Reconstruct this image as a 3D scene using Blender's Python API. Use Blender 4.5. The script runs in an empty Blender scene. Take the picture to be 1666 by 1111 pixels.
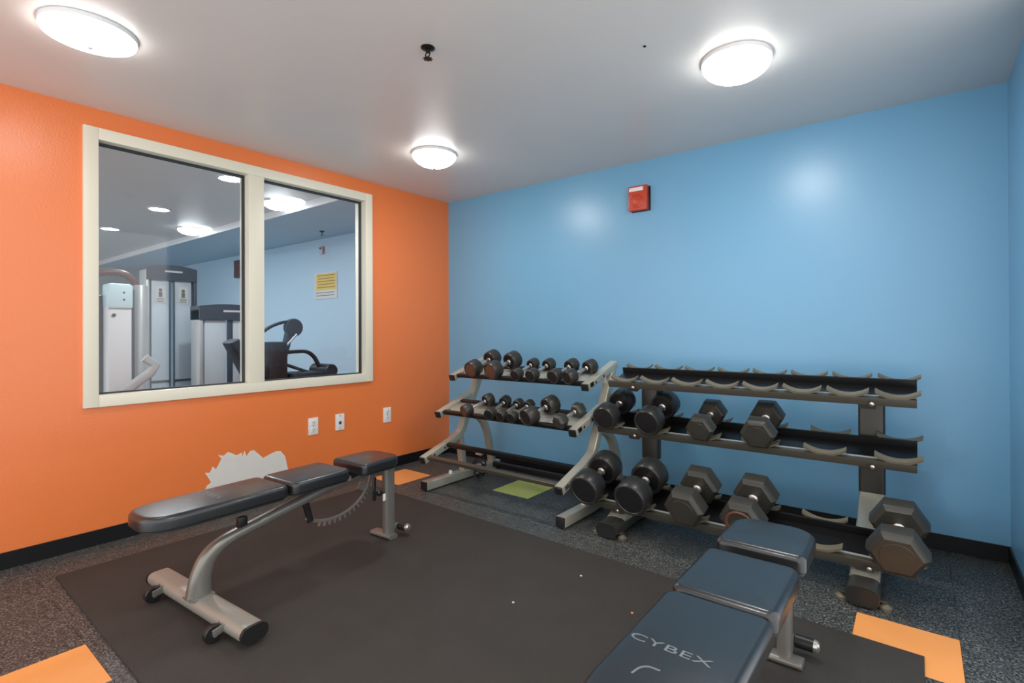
import bpy, bmesh, math, random
from mathutils import Vector, Matrix
random.seed(7)
C = bpy.context.scene.collection
SC = bpy.context.scene
PI = math.pi

# ------------------------------------------------------------------ camera, world, exposure
def setup_camera():
    f, yaw, pitch, roll = 834.6527, -36.855029, 0.192207, -0.236118
    cx, cy, cz = 3.67774836, -3.52285988, 1.18919062
    y, p, r = (math.radians(a) for a in (yaw, pitch, roll))
    F = Vector((math.sin(y) * math.cos(p), math.cos(y) * math.cos(p), math.sin(p)))
    R = Vector((math.cos(y), -math.sin(y), 0))
    U = R.cross(F)
    R2 = R * math.cos(r) + U * math.sin(r)
    U2 = -R * math.sin(r) + U * math.cos(r)
    cam = bpy.data.cameras.new('camera')
    o = bpy.data.objects.new('camera', cam)
    C.objects.link(o)
    M = Matrix((R2, U2, -F)).transposed().to_4x4()
    M.translation = (cx, cy, cz)
    o.matrix_world = M
    cam.sensor_fit = 'HORIZONTAL'
    cam.sensor_width = 36
    cam.lens = f / 1666 * 36
    cam.shift_x = -35.068 / 1666
    cam.shift_y = -20.98 / 1666
    cam.clip_start = 0.05
    SC.camera = o
setup_camera()

WORLD_STRENGTH = 1.45
LAMP_STRENGTH = 86.0        # domes of the flush lamps in the free weight room
FAR_LAMP_STRENGTH = 8.0
FAR_SPOT_STRENGTH = 330.0
SC.view_settings.view_transform = 'Standard'
SC.view_settings.look = 'None'
SC.view_settings.exposure = 0.42
SC.view_settings.gamma = 1.0
SC.view_settings.use_curve_mapping = False
w = bpy.data.worlds.new('world')
SC.world = w
w.use_nodes = True
w.node_tree.nodes['Background'].inputs[0].default_value = (0.95, 0.97, 1.0, 1)
w.node_tree.nodes['Background'].inputs[1].default_value = WORLD_STRENGTH

# ------------------------------------------------------------------ materials
def srgb(r, g, b):
    f = lambda c: c / 12.92 if c <= 0.04045 else ((c + 0.055) / 1.055) ** 2.4
    return (f(r / 255), f(g / 255), f(b / 255), 1)

def mat(name, col, rough=0.5, metal=0.0, bump=0.0, bscale=200.0, var=0.0, vscale=8.0, spec=0.5, coat=0.0):
    m = bpy.data.materials.new(name)
    m.use_nodes = True
    nt = m.node_tree
    b = nt.nodes['Principled BSDF']
    b.inputs['Base Color'].default_value = col
    b.inputs['Roughness'].default_value = rough
    b.inputs['Metallic'].default_value = metal
    b.inputs['Specular IOR Level'].default_value = spec
    b.inputs['Coat Weight'].default_value = coat
    b.inputs['Coat Roughness'].default_value = 0.12
    tc = nt.nodes.new('ShaderNodeTexCoord')
    if var > 0:
        n = nt.nodes.new('ShaderNodeTexNoise')
        n.inputs['Scale'].default_value = vscale
        n.inputs['Detail'].default_value = 5
        nt.links.new(tc.outputs['Object'], n.inputs['Vector'])
        mx = nt.nodes.new('ShaderNodeMix')
        mx.data_type = 'RGBA'
        k = 1 - var
        mx.inputs['A'].default_value = (col[0] * k, col[1] * k, col[2] * k, 1)
        k = 1 + var
        mx.inputs['B'].default_value = (min(1, col[0] * k), min(1, col[1] * k), min(1, col[2] * k), 1)
        nt.links.new(n.outputs['Fac'], mx.inputs['Factor'])
        nt.links.new(mx.outputs['Result'], b.inputs['Base Color'])
    if bump > 0:
        n2 = nt.nodes.new('ShaderNodeTexNoise')
        n2.inputs['Scale'].default_value = bscale
        n2.inputs['Detail'].default_value = 3
        nt.links.new(tc.outputs['Object'], n2.inputs['Vector'])
        bp = nt.nodes.new('ShaderNodeBump')
        bp.inputs['Strength'].default_value = bump
        bp.inputs['Distance'].default_value = 0.004
        nt.links.new(n2.outputs['Fac'], bp.inputs['Height'])
        nt.links.new(bp.outputs['Normal'], b.inputs['Normal'])
    return m

def mat_fleck(name, base, fleck, thr, scale, rough):
    """rubber flooring with pale flecks"""
    m = mat(name, base, rough, bump=0.25, bscale=350)
    nt = m.node_tree
    b = nt.nodes['Principled BSDF']
    tc = nt.nodes.new('ShaderNodeTexCoord')
    v = nt.nodes.new('ShaderNodeTexVoronoi')
    v.inputs['Scale'].default_value = scale
    nz = nt.nodes.new('ShaderNodeTexNoise')
    nz.inputs['Scale'].default_value = scale * 0.8
    nz.inputs['Detail'].default_value = 4
    big = nt.nodes.new('ShaderNodeTexNoise')
    big.inputs['Scale'].default_value = 3
    for n in (v, nz, big):
        nt.links.new(tc.outputs['Object'], n.inputs['Vector'])
    r = nt.nodes.new('ShaderNodeValToRGB')
    r.color_ramp.elements[0].position = thr
    r.color_ramp.elements[1].position = thr + 0.16
    nt.links.new(nz.outputs['Fac'], r.inputs['Fac'])
    mul = nt.nodes.new('ShaderNodeMath')
    mul.operation = 'MULTIPLY'
    sep = nt.nodes.new('ShaderNodeSeparateColor')
    nt.links.new(v.outputs['Color'], sep.inputs[0])
    nt.links.new(r.outputs['Color'], mul.inputs[0])
    nt.links.new(sep.outputs[0], mul.inputs[1])
    mx = nt.nodes.new('ShaderNodeMix')
    mx.data_type = 'RGBA'
    mx.inputs['A'].default_value = base
    mx.inputs['B'].default_value = fleck
    nt.links.new(mul.outputs[0], mx.inputs['Factor'])
    nt.links.new(mx.outputs['Result'], b.inputs['Base Color'])
    return m

def mat_emit(name, col, strength):
    m = bpy.data.materials.new(name)
    m.use_nodes = True
    b = m.node_tree.nodes['Principled BSDF']
    b.inputs['Base Color'].default_value = (0.8, 0.8, 0.8, 1)
    b.inputs['Emission Color'].default_value = col
    b.inputs['Emission Strength'].default_value = strength
    return m

def mat_glass(name, tint, ior=1.45):
    m = bpy.data.materials.new(name)
    m.use_nodes = True
    nt = m.node_tree
    nt.nodes.remove(nt.nodes['Principled BSDF'])
    out = nt.nodes['Material Output']
    t = nt.nodes.new('ShaderNodeBsdfTransparent')
    t.inputs[0].default_value = tint
    g = nt.nodes.new('ShaderNodeBsdfGlossy')
    g.inputs['Roughness'].default_value = 0.03
    fr = nt.nodes.new('ShaderNodeFresnel')
    fr.inputs[0].default_value = ior
    mx = nt.nodes.new('ShaderNodeMixShader')
    nt.links.new(fr.outputs[0], mx.inputs[0])
    nt.links.new(t.outputs[0], mx.inputs[1])
    nt.links.new(g.outputs[0], mx.inputs[2])
    nt.links.new(mx.outputs[0], out.inputs[0])
    return m

M = {}
M['ceiling'] = mat('ceiling_paint', srgb(222, 219, 214), 0.36, spec=0.5, bump=0.10, bscale=70, var=0.03, vscale=3)
M['orange'] = mat('orange_paint', srgb(240, 126, 62), 0.32, spec=0.7, bump=0.22, bscale=110)
M['blue'] = mat('blue_paint', srgb(112, 170, 204), 0.33, spec=0.7, bump=0.10, bscale=90)
M['pale_blue'] = mat('pale_blue_paint', srgb(182, 206, 222), 0.5, bump=0.05)
M['gray_paint'] = mat('gray_paint', srgb(165, 165, 160), 0.6)
M['baseboard'] = mat('black_vinyl_base', srgb(22, 22, 24), 0.4, spec=0.3)
M['rubber'] = mat_fleck('speckled_rubber', srgb(42, 43, 43), srgb(130, 131, 124), 0.42, 150, 0.45)
M['orange_tile'] = mat('orange_rubber', srgb(242, 160, 88), 0.55, var=0.10, vscale=5, bump=0.1)
M['green_tile'] = mat('green_rubber', srgb(200, 210, 112), 0.55, var=0.1, bump=0.1)
M['seam'] = mat('tile_seam', srgb(40, 40, 38), 0.8)
M['mat'] = mat('black_mat', srgb(62, 58, 54), 0.75, bump=0.5, bscale=160, var=0.16, vscale=6, spec=0.25)
M['frame'] = mat('cream_frame', srgb(234, 226, 204), 0.4)
M['gasket'] = mat('dark_gasket', srgb(45, 50, 55), 0.6)
M['glass'] = mat_glass('window_glass', (0.88, 0.92, 0.95, 1))
M['patch'] = mat('bare_plaster', srgb(226, 220, 212), 0.8, bump=0.3, bscale=120, var=0.04, vscale=20)
M['outlet'] = mat('white_plastic', srgb(238, 232, 226), 0.35)
M['slot'] = mat('slot_dark', srgb(60, 58, 55), 0.6)
M['red'] = mat('red_plastic', srgb(196, 68, 40), 0.35)
M['clear'] = mat('strobe_lens', srgb(240, 225, 220), 0.15)
M['lamp'] = mat_emit('lamp_diffuser', (1, 0.985, 0.96, 1), LAMP_STRENGTH)
M['lamp_far'] = mat_emit('far_lamp_diffuser', (1, 0.985, 0.97, 1), FAR_LAMP_STRENGTH)
M['spot_far'] = mat_emit('far_spot_diffuser', (1, 0.985, 0.97, 1), FAR_SPOT_STRENGTH)
M['lamp_rim'] = mat_emit('lamp_diffuser_rim', (1, 0.985, 0.96, 1), 10.0)
M['lamp_dim'] = mat_emit('dim_lamp_diffuser', (1, 0.99, 0.97, 1), 14.0)
M['white_metal'] = mat('white_metal', srgb(225, 225, 225), 0.4)
M['dark_metal'] = mat('dark_metal', srgb(40, 38, 36), 0.35, metal=0.6)
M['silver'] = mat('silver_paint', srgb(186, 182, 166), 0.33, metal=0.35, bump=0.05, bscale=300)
M['bench_silver'] = mat('bench_silver_paint', srgb(134, 130, 122), 0.32, metal=0.45)
M['bench_base'] = mat('bench_base_paint', srgb(160, 157, 146), 0.38, metal=0.3)
M['upright'] = mat('dark_gray_paint', srgb(74, 70, 64), 0.34, metal=0.4)
M['rail'] = mat('rail_gray_paint', srgb(82, 78, 68), 0.36, metal=0.3)
M['black_rail'] = mat('black_rail_paint', srgb(24, 23, 23), 0.38, metal=0.2)
M['saddle'] = mat('saddle_urethane', srgb(112, 104, 86), 0.4)
M['horn'] = mat('saddle_dark', srgb(52, 60, 62), 0.4)
M['rubber_head'] = mat('rubber_head', srgb(44, 43, 41), 0.34, var=0.12, vscale=18, bump=0.1, bscale=250)
M['hex_head'] = mat('hex_rubber_head', srgb(56, 54, 48), 0.36, var=0.12, vscale=14, bump=0.1, bscale=250)
M['small_head'] = mat('small_head', srgb(50, 47, 41), 0.4, var=0.2, vscale=22)
M['black_cap'] = mat('black_cap', srgb(22, 21, 22), 0.5, var=0.1, vscale=25)
M['brown_cap'] = mat('brown_cap', srgb(98, 62, 48), 0.45, var=0.15, vscale=25)
M['chrome'] = mat('handle_chrome', srgb(205, 198, 190), 0.25, metal=0.85)
M['vinyl'] = mat('black_vinyl', srgb(33, 34, 35), 0.28, coat=0.22, bump=0.12, bscale=420, spec=0.6)
M['welt'] = mat('vinyl_piping', srgb(158, 155, 148), 0.22)
M['black_plastic'] = mat('black_plastic', srgb(28, 28, 28), 0.4)
M['logo'] = mat('logo_silver', srgb(126, 130, 130), 0.35, metal=0.3)
M['shroud'] = mat('machine_shroud', srgb(188, 198, 204), 0.4)
M['machine_dark'] = mat('machine_dark', srgb(58, 64, 72), 0.4)
M['machine_silver'] = mat('machine_silver', srgb(180, 182, 180), 0.35, metal=0.3)
M['white_shroud'] = mat('white_shroud', srgb(214, 216, 214), 0.45)
M['pale_teal'] = mat('pale_teal_plastic', srgb(190, 216, 218), 0.4)
M['pad_far'] = mat('far_pad_vinyl', srgb(40, 42, 46), 0.45)
M['maroon'] = mat('maroon_metal', srgb(92, 58, 54), 0.4)
M['paper'] = mat('placard_paper', srgb(214, 212, 204), 0.6)
M['print'] = mat('placard_print', srgb(110, 112, 112), 0.6)
M['yellow'] = mat('sign_yellow', srgb(226, 192, 84), 0.5)
M['olive'] = mat('sign_print', srgb(150, 120, 50), 0.6)
M['floor_far'] = mat('far_floor', srgb(70, 72, 74), 0.5)
M['pink'] = mat('pale_pink_plastic', srgb(205, 165, 155), 0.5)
M['crumb_white'] = mat('crumb_white', srgb(210, 200, 185), 0.7)
M['crumb_orange'] = mat('crumb_orange', srgb(225, 140, 80), 0.7)

# ------------------------------------------------------------------ mesh builder
class MB:
    def __init__(s):
        s.bm = bmesh.new()
    def _xf(s, verts, m):
        bmesh.ops.transform(s.bm, matrix=m, verts=verts)
    def box(s, c, d, bev=0.0, rot=None, seg=2):
        r = bmesh.ops.create_cube(s.bm, size=1)
        vs = r['verts']
        bmesh.ops.scale(s.bm, vec=d, verts=vs)
        if bev > 0:
            es = list({e for v in vs for e in v.link_edges})
            g = bmesh.ops.bevel(s.bm, geom=es, offset=bev, segments=seg, affect='EDGES', profile=0.6)
            vs = list({v for f in g['faces'] for v in f.verts} | {v for v in vs if v.is_valid})
        m = Matrix.Translation(c)
        if rot is not None:
            m = m @ rot.to_4x4()
        s._xf(vs, m)
        return s
    def box2(s, a, b, bev=0.0):
        c = [(a[i] + b[i]) / 2 for i in range(3)]
        d = [abs(b[i] - a[i]) for i in range(3)]
        return s.box(c, d, bev)
    def lathe(s, prof, c=(0, 0, 0), axis=(0, 0, 1), n=32, cap=True, phase=0.0):
        """prof: list of (r, h) along the axis"""
        q = Vector((0, 0, 1)).rotation_difference(Vector(axis)).to_matrix()
        c = Vector(c)
        rings = []
        for r, h in prof:
            if r < 1e-6:
                rings.append([s.bm.verts.new(c + q @ Vector((0, 0, h)))])
            else:
                rings.append([s.bm.verts.new(c + q @ Vector((r * math.cos(2 * PI * k / n + phase), r * math.sin(2 * PI * k / n + phase), h))) for k in range(n)])
        for a, b in zip(rings, rings[1:]):
            for k in range(n):
                k2 = (k + 1) % n
                if len(a) == 1 and len(b) == 1:
                    continue
                if len(a) == 1:
                    s.bm.faces.new((a[0], b[k2], b[k]))
                elif len(b) == 1:
                    s.bm.faces.new((a[k], a[k2], b[0]))
                else:
                    s.bm.faces.new((a[k], a[k2], b[k2], b[k]))
        if cap:
            if len(rings[0]) > 2:
                s.bm.faces.new(rings[0][::-1])
            if len(rings[-1]) > 2:
                s.bm.faces.new(rings[-1])
        return s
    def cyl(s, a, b, r, n=16, r2=None):
        a, b = Vector(a), Vector(b)
        d = b - a
        return s.lathe([(r, 0), (r if r2 is None else r2, d.length)], a, d.normalized(), n)
    def sweep(s, pts, sec, side=(1, 0, 0), scales=None):
        """sweep a closed 2D section (a along side, b along the normal) along a polyline"""
        pts = [Vector(p) for p in pts]
        S = Vector(side).normalized()
        rings = []
        for i, p in enumerate(pts):
            if i == 0:
                t = pts[1] - pts[0]
            elif i == len(pts) - 1:
                t = pts[-1] - pts[-2]
            else:
                t = (pts[i] - pts[i - 1]).normalized() + (pts[i + 1] - pts[i]).normalized()
            t.normalize()
            sd = (S - t * S.dot(t)).normalized()
            nn = t.cross(sd).normalized()
            k = (1, 1) if scales is None else scales[i]
            rings.append([s.bm.verts.new(p + sd * (a * k[0]) + nn * (b * k[1])) for a, b in sec])
        n = len(sec)
        for a, b in zip(rings, rings[1:]):
            for k in range(n):
                s.bm.faces.new((a[k], a[(k + 1) % n], b[(k + 1) % n], b[k]))
        s.bm.faces.new(rings[0][::-1])
        s.bm.faces.new(rings[-1])
        return s
    def prism(s, outline, z0, z1, bev=0.0, top_only=True, seg=3):
        """outline: list of (x, y), extruded from z0 to z1, top edge rounded"""
        n = len(outline)
        lo = [s.bm.verts.new((x, y, z0)) for x, y in outline]
        hi = [s.bm.verts.new((x, y, z1)) for x, y in outline]
        ft = s.bm.faces.new(hi)
        fb = s.bm.faces.new(lo[::-1])
        for k in range(n):
            s.bm.faces.new((lo[k], lo[(k + 1) % n], hi[(k + 1) % n], hi[k]))
        if bev > 0:
            es = list(ft.edges) + ([] if top_only else list(fb.edges))
            bmesh.ops.bevel(s.bm, geom=es, offset=bev, segments=seg, affect='EDGES', profile=0.5)
        return s
    def xf(s, m):
        bmesh.ops.transform(s.bm, matrix=m, verts=s.bm.verts)
        return s
    def mesh(s, name, m, smooth=True):
        bmesh.ops.recalc_face_normals(s.bm, faces=s.bm.faces)
        me = bpy.data.meshes.new(name)
        s.bm.to_mesh(me)
        s.bm.free()
        for mm in (m if isinstance(m, (list, tuple)) else [m]):
            me.materials.append(M[mm])
        if smooth:
            me.shade_smooth()
            me.set_sharp_from_angle(angle=math.radians(32))
        return me

def link(name, me, parent=None, kind=None, label=None):
    o = bpy.data.objects.new(name, me)
    C.objects.link(o)
    if parent is not None:
        o.parent = parent
        if 'world_origin' in parent:
            pass
    if kind:
        o['kind'] = kind
    if label:
        o['label'] = label
    return o

def obj(name, mb, m, parent=None, kind=None, label=None, smooth=True):
    return link(name, mb.mesh(name, m, smooth), parent, kind, label)

def wobj(name, mb, m, parent, label=None, smooth=True):
    """a part whose mesh was written in room coordinates: shift it into its thing's frame"""
    org = Vector(parent.location)
    if parent.parent is not None:
        org = org + Vector(parent.parent.location)
    mb.xf(Matrix.Translation(-org))
    return obj(name, mb, m, parent, None, label, smooth)

def thing(name, label, cat, loc=(0, 0, 0), rz=0.0, group=None):
    o = bpy.data.objects.new(name, None)
    C.objects.link(o)
    o.location = loc
    o.rotation_euler = (0, 0, rz)
    o.empty_display_size = 0.1
    tag(o, label, cat, group)
    return o

def tag(o, label, cat, group=None):
    o['label'] = label
    o['category'] = cat
    if group:
        o['group'] = group
    return o

def dup(root, loc, rz=0.0, label=None, group=None):
    r = root.copy()
    C.objects.link(r)
    r.location = loc
    r.rotation_euler = (0, 0, rz)
    if label:
        r['label'] = label
    if group:
        r['group'] = group
    for ch in list(root.children):
        c = ch.copy()
        C.objects.link(c)
        c.parent = r
        for g in list(ch.children):
            d = g.copy()
            C.objects.link(d)
            d.parent = c
    return r

def struct(name, mb, m, parent=None, smooth=False):
    return obj(name, mb, m, parent, 'structure' if parent is None else None, None, smooth)

def rrect(w, h, r, n=4):
    """rounded rectangle section"""
    r = min(r, w / 2 - 1e-4, h / 2 - 1e-4)
    out = []
    for cx, cy, a0 in ((w / 2 - r, h / 2 - r, 0), (-w / 2 + r, h / 2 - r, 90), (-w / 2 + r, -h / 2 + r, 180), (w / 2 - r, -h / 2 + r, 270)):
        for k in range(n + 1):
            a = math.radians(a0 + 90 * k / n)
            out.append((cx + r * math.cos(a), cy + r * math.sin(a)))
    return out

def smooth_path(pts, n=6):
    """Catmull-Rom through the points"""
    P = [Vector(p) for p in pts]
    P = [P[0] * 2 - P[1]] + P + [P[-1] * 2 - P[-2]]
    out = []
    for i in range(1, len(P) - 2):
        for k in range(n):
            t = k / n
            a, b, c, d = P[i - 1], P[i], P[i + 1], P[i + 2]
            out.append(0.5 * ((2 * b) + (c - a) * t + (2 * a - 5 * b + 4 * c - d) * t * t + (3 * b - a - 3 * c + d) * t ** 3))
    out.append(P[-2])
    return out

# ------------------------------------------------------------------ the room
H, W = 2.44, 4.047
YF = -4.6                      # the room stays open to the rest of the gym behind the camera
YR = -1.0                      # the right wall is cut short here to let world light fill the room
FX, FH = -7.6, 2.40            # the far room beyond the orange wall
hb = 0.0855
wy0, wy1, wz0, wz1 = -2.753, -0.890, 0.770, 2.332   # outer edge of the window frame

ceiling = struct('ceiling', MB().box2((-0.12, YF, H), (W + 0.12, 0.1, H + 0.1)), 'ceiling')
b = MB()
b.box2((-0.12, YF, -0.02), (0, wy0 + .02, H)).box2((-0.12, wy1 - .02, -0.02), (0, 0, H))
b.box2((-0.12, wy0 + .02, -0.02), (0, wy1 - .02, wz0 + .02)).box2((-0.12, wy0 + .02, wz1 - .02), (0, wy1 - .02, H))
wall_left = struct('wall_left', b, 'orange')
struct('wall_back', MB().box2((-0.12, 0, -0.02), (W + 0.12, 0.1, 2.62)), 'blue')
struct('wall_right', MB().box2((W, YR, -0.02), (W + 0.12, 0, H)), 'blue')
struct('baseboard_left', MB().box2((0, YF, 0), (0.008, 0, hb), .002), 'baseboard')
struct('baseboard_back', MB().box2((0.008, -0.008, 0), (W - .008, 0, hb), .002), 'baseboard')
struct('baseboard_right', MB().box2((W - 0.008, YR, 0), (W, 0, hb), .002), 'baseboard')

# bare plaster where the orange paint has come off
pp = [(-2.139, 0.195), (-2.114, 0.21), (-2.132, 0.249), (-2.151, 0.281), (-2.12, 0.276), (-2.104, 0.312), (-2.085, 0.29), (-2.065, 0.325), (-2.052, 0.353), (-2.072, 0.379), (-2.036, 0.369), (-2.012, 0.389), (-1.987, 0.375), (-1.958, 0.356), (-1.924, 0.368), (-1.92, 0.34), (-1.907, 0.378), (-1.894, 0.339), (-1.872, 0.367), (-1.846, 0.371), (-1.814, 0.337), (-1.783, 0.303), (-1.713, 0.327), (-1.69, 0.332), (-1.659, 0.326), (-1.627, 0.286), (-1.608, 0.195), (-1.598, 0.15), (-1.628, 0.12), (-1.737, 0.13), (-1.784, 0.10), (-1.873, 0.12), (-1.959, 0.10), (-2.033, 0.12), (-2.101, 0.118), (-2.159, 0.146)]
b = MB()
b.prism([(y, z) for y, z in pp], 0.0, 0.0015)
b.xf(Matrix(((0, 0, 1, 0), (1, 0, 0, 0), (0, 1, 0, 0), (0, 0, 0, 1))))
obj('bare_patch', b, 'patch', wall_left, label='bare white patch where paint peeled off', smooth=False)

# floor: a slab with square rubber tiles on a 0.3335 m grid
floor = struct('floor', MB().box2((-0.12, YF, -0.06), (W + .12, 0.1, -0.012)), 'seam')
P_ = 0.3335
xs = [0.0] + [0.130 + P_ * k for k in range(0, 12) if 0.130 + P_ * k < W] + [W]
ys = [0.0] + [-0.3135 - P_ * k for k in range(0, 13)] + [YF]
special = {(0.130, -0.647): ('orange_tile', 'bright orange rubber tile'), (1.1305, -0.3135): ('green_tile', 'yellow-green rubber tile'),
           (3.465, -0.9805): ('orange_tile', 'bright orange rubber tile'), (1.1305, -2.9815): ('orange_tile', 'bright orange rubber tile')}
tile_mesh = {}
def tile_me(w_, d_, m):
    key = (round(w_, 3), round(d_, 3), m)
    if key not in tile_mesh:
        bb = MB()
        bb.prism([(-w_ / 2, -d_ / 2), (w_ / 2, -d_ / 2), (w_ / 2, d_ / 2), (-w_ / 2, d_ / 2)], -0.012, 0.0, 0.0015, seg=1)
        tile_mesh[key] = bb.mesh('floor_tile', m, False)
    return tile_mesh[key]
for i in range(len(xs) - 1):
    for j in range(len(ys) - 1):
        x0, x1, y1, y0 = xs[i], xs[i + 1], ys[j], ys[j + 1]
        if x1 - x0 < .02 or y1 - y0 < .02:
            continue
        m, lab = 'rubber', None
        for (sx, sy), v in special.items():
            if abs(sx - x0) < .01 and abs(sy - y1) < .02:
                m, lab = v
        o = link('floor_tile', tile_me(x1 - x0 - .0006, y1 - y0 - .0006, m), floor, None, lab)
        o.location = ((x0 + x1) / 2, (y0 + y1) / 2, 0)

# window in the orange wall
win = bpy.data.objects.new('window_1', None)
C.objects.link(win)
win['kind'] = 'structure'
win.location = (0, (wy0 + wy1) / 2, wz0)
fw = 0.066
def wbox(a, c, bev=.003):
    return MB().box2(a, c, bev)
for nm, a, c in (('frame_jamb', (-.125, wy0, wz0), (.022, wy0 + fw, wz1)), ('frame_jamb', (-.125, wy1 - fw, wz0), (.022, wy1, wz1)),
                 ('frame_head', (-.125, wy0 + fw, wz1 - fw), (.022, wy1 - fw, wz1)), ('frame_sill', (-.125, wy0 + fw, wz0), (.022, wy1 - fw, wz0 + fw)),
                 ('mullion', (-.115, -1.884, wz0 + fw), (.020, -1.780, wz1 - fw))):
    wobj(nm, wbox(a, c), 'frame', win)
for y0, y1 in ((wy0 + fw, -1.884), (-1.780, wy1 - fw)):
    g = MB()
    z0, z1 = wz0 + fw, wz1 - fw
    for a, c in (((-.072, y0, z0), (-.042, y0 + .008, z1)), ((-.072, y1 - .008, z0), (-.042, y1, z1)), ((-.072, y0, z0), (-.042, y1, z0 + .008)), ((-.072, y0, z1 - .012), (-.042, y1, z1))):
        g.box2(a, c)
    pane = wobj('pane', MB().box2((-.060, y0 + .002, z0 + .002), (-.054, y1 - .002, z1 - .002)), 'glass', win, smooth=False)
    wobj('gasket', g, 'gasket', win, smooth=False)

# ------------------------------------------------------------------ the far room seen through the window
struct('trim_1', MB().box2((FX, YF, FH), (-0.12, -.95, FH + .2)), 'ceiling').name = 'ceiling_2'
struct('trim_1', MB().box2((FX, -.95, 2.335), (-0.12, 0, FH + .2)), 'pale_blue')      # lowered soffit along the blue wall
struct('trim_2', MB().box2((FX, -.965, 2.332), (-0.12, -.95, FH), .002), 'white_metal')
struct('wall_back_far', MB().box2((FX - .1, 0, -0.02), (-0.12, 0.1, 2.62)), 'pale_blue')
struct('wall_far', MB().box2((FX - .1, YF, -.02), (FX, 0, 2.6)), 'gray_paint')
struct('floor_2', MB().box2((FX - .1, YF, -.06), (-0.12, 0.1, 0)), 'floor_far')

# ------------------------------------------------------------------ lamps
def dome_lamp(x, y, z, r, drop, m, label, group, cat='ceiling light', ribbed=False):
    t = thing('flush_ceiling_lamp', label, cat, (x, y, z), 0, group)
    obj('mounting_ring', MB().lathe([(r * .86, -.0005), (r * 1.0, -.0005), (r * 1.0, -.014), (r * .985, -.018), (r * .90, -.018)], n=48), 'white_metal', t)
    if ribbed:
        pr = [(r * .975, -.012), (r * .985, -.022), (r * .96, -.030), (r * .90, -.030), (r * .88, -.034)]
        for k in range(7):
            q = .86 - .105 * k
            pr += [(r * q, -.036 - .004 * k), (r * (q - .05), -.040 - .004 * k)]
        pr += [(r * .10, -.066), (0, -.066)]
        drop = .066
    else:
        pr = [(r * .975 * math.cos(a), -.017 - (drop - .019) * math.sin(a)) for a in [PI / 2 * k / 12 for k in range(12)]] + [(0, -drop + .002)]
    df = obj('diffuser', MB().lathe(pr, n=48, cap=True), m, t)
    if m == 'lamp':
        # the bowl is brightest at the bottom, below the bulbs, and weaker at its rim
        df.data.materials.append(M['lamp_rim'])
        for f in df.data.polygons:
            if f.center.z > -.078:
                f.material_index = 1
    obj('finial', MB().lathe([(.012, -drop + .004), (.013, -drop - .004), (.007, -drop - .010), (0, -drop - .012)], n=16), 'white_metal', t)
    return t
lamp_a = dome_lamp(.95, -1.045, H, .155, .098, 'lamp', 'white domed ceiling lamp nearest the corner of orange and blue walls', 'domed lamps of the weight room')
dup(lamp_a, (3.01, -1.060, H), 0, 'white domed ceiling lamp on the right, above the dumbbell rack with saddles')
dup(lamp_a, (3.02, -2.94, H), 0, 'unseen fourth domed ceiling lamp, added above the head end of the near bench')  # unseen fourth lamp of the grid, added for edge highlights and fill
dome_lamp(.935, -2.925, H, .160, .066, 'lamp_dim', 'dim ribbed ceiling lamp near the orange wall, upper left of the view', 'domed lamps of the weight room', ribbed=True)
far_a = dome_lamp(-1.10, -1.115, FH, .135, .08, 'lamp_far', 'domed ceiling lamp through the right window pane, beside the mullion', 'domed lamps seen through the window')
dup(far_a, (-3.14, -1.12, FH), 0, 'domed ceiling lamp through the left window pane, above the tall weight machine')
def spot(x, y, label):
    t = thing('recessed_downlight', label, 'downlight', (x, y, FH), 0, 'recessed downlights in the far room')
    obj('trim_ring', MB().lathe([(.075, -.0005), (.10, -.0005), (.10, -.006), (.085, -.010), (.075, -.006)], n=32), 'white_metal', t)
    obj('lens', MB().lathe([(.076, -.001), (.076, -.006), (.04, -.009), (0, -.010)], n=32), 'spot_far', t)
    return t
sp = spot(-.66, -1.716, 'recessed downlight behind the glass, nearest, upper right of the left pane')
dup(sp, (-2.30, -1.69, FH), 0, 'recessed downlight behind the glass, middle one of the row of three')
dup(sp, (-3.89, -1.69, FH), 0, 'recessed downlight behind the glass, farthest, at the left window jamb')

# ------------------------------------------------------------------ ceiling and wall fittings
def sprinkler(x, y, z, label, k=1.0):
    t = thing('fire_sprinkler', label, 'sprinkler', (x, y, z))
    obj('escutcheon', MB().lathe([(.036 * k, -.0005), (.036 * k, -.004), (.026 * k, -.010), (.014 * k, -.012)], n=24), 'dark_metal', t)
    f = MB().cyl((0, 0, -.010 * k), (0, 0, -.026 * k), .011 * k, 12)
    for s in (-1, 1):
        f.sweep(smooth_path([(s * .010 * k, 0, -.024 * k), (s * .017 * k, 0, -.036 * k), (s * .004 * k, 0, -.052 * k)], 3), rrect(.006 * k, .006 * k, .002), (0, 1, 0))
    f.cyl((0, 0, -.05 * k), (0, 0, -.058 * k), .006 * k, 8)
    obj('sprinkler_frame', f, 'dark_metal', t)
    d = MB().lathe([(.020 * k, -.057 * k), (.021 * k, -.060 * k), (0, -.061 * k)], n=12)
    for q in range(8):
        a = q * PI / 4
        d.box((.023 * k * math.cos(a), .023 * k * math.sin(a), -.0595 * k), (.008 * k, .005 * k, .002 * k), 0, Matrix.Rotation(a, 3, 'Z'))
    obj('deflector', d, 'dark_metal', t)
    return t
sprinkler(1.951, -1.99, H, 'dark fire sprinkler head in the middle of the gray ceiling', .85)
sprinkler(-1.78, -.275, 2.335, 'small sprinkler on the soffit behind the right window pane', .8)
obj('screw_head', MB().lathe([(.007, -.0005), (.007, -.003), (0, -.006)], (2.72, -1.42, H), n=12), 'dark_metal', ceiling)

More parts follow.
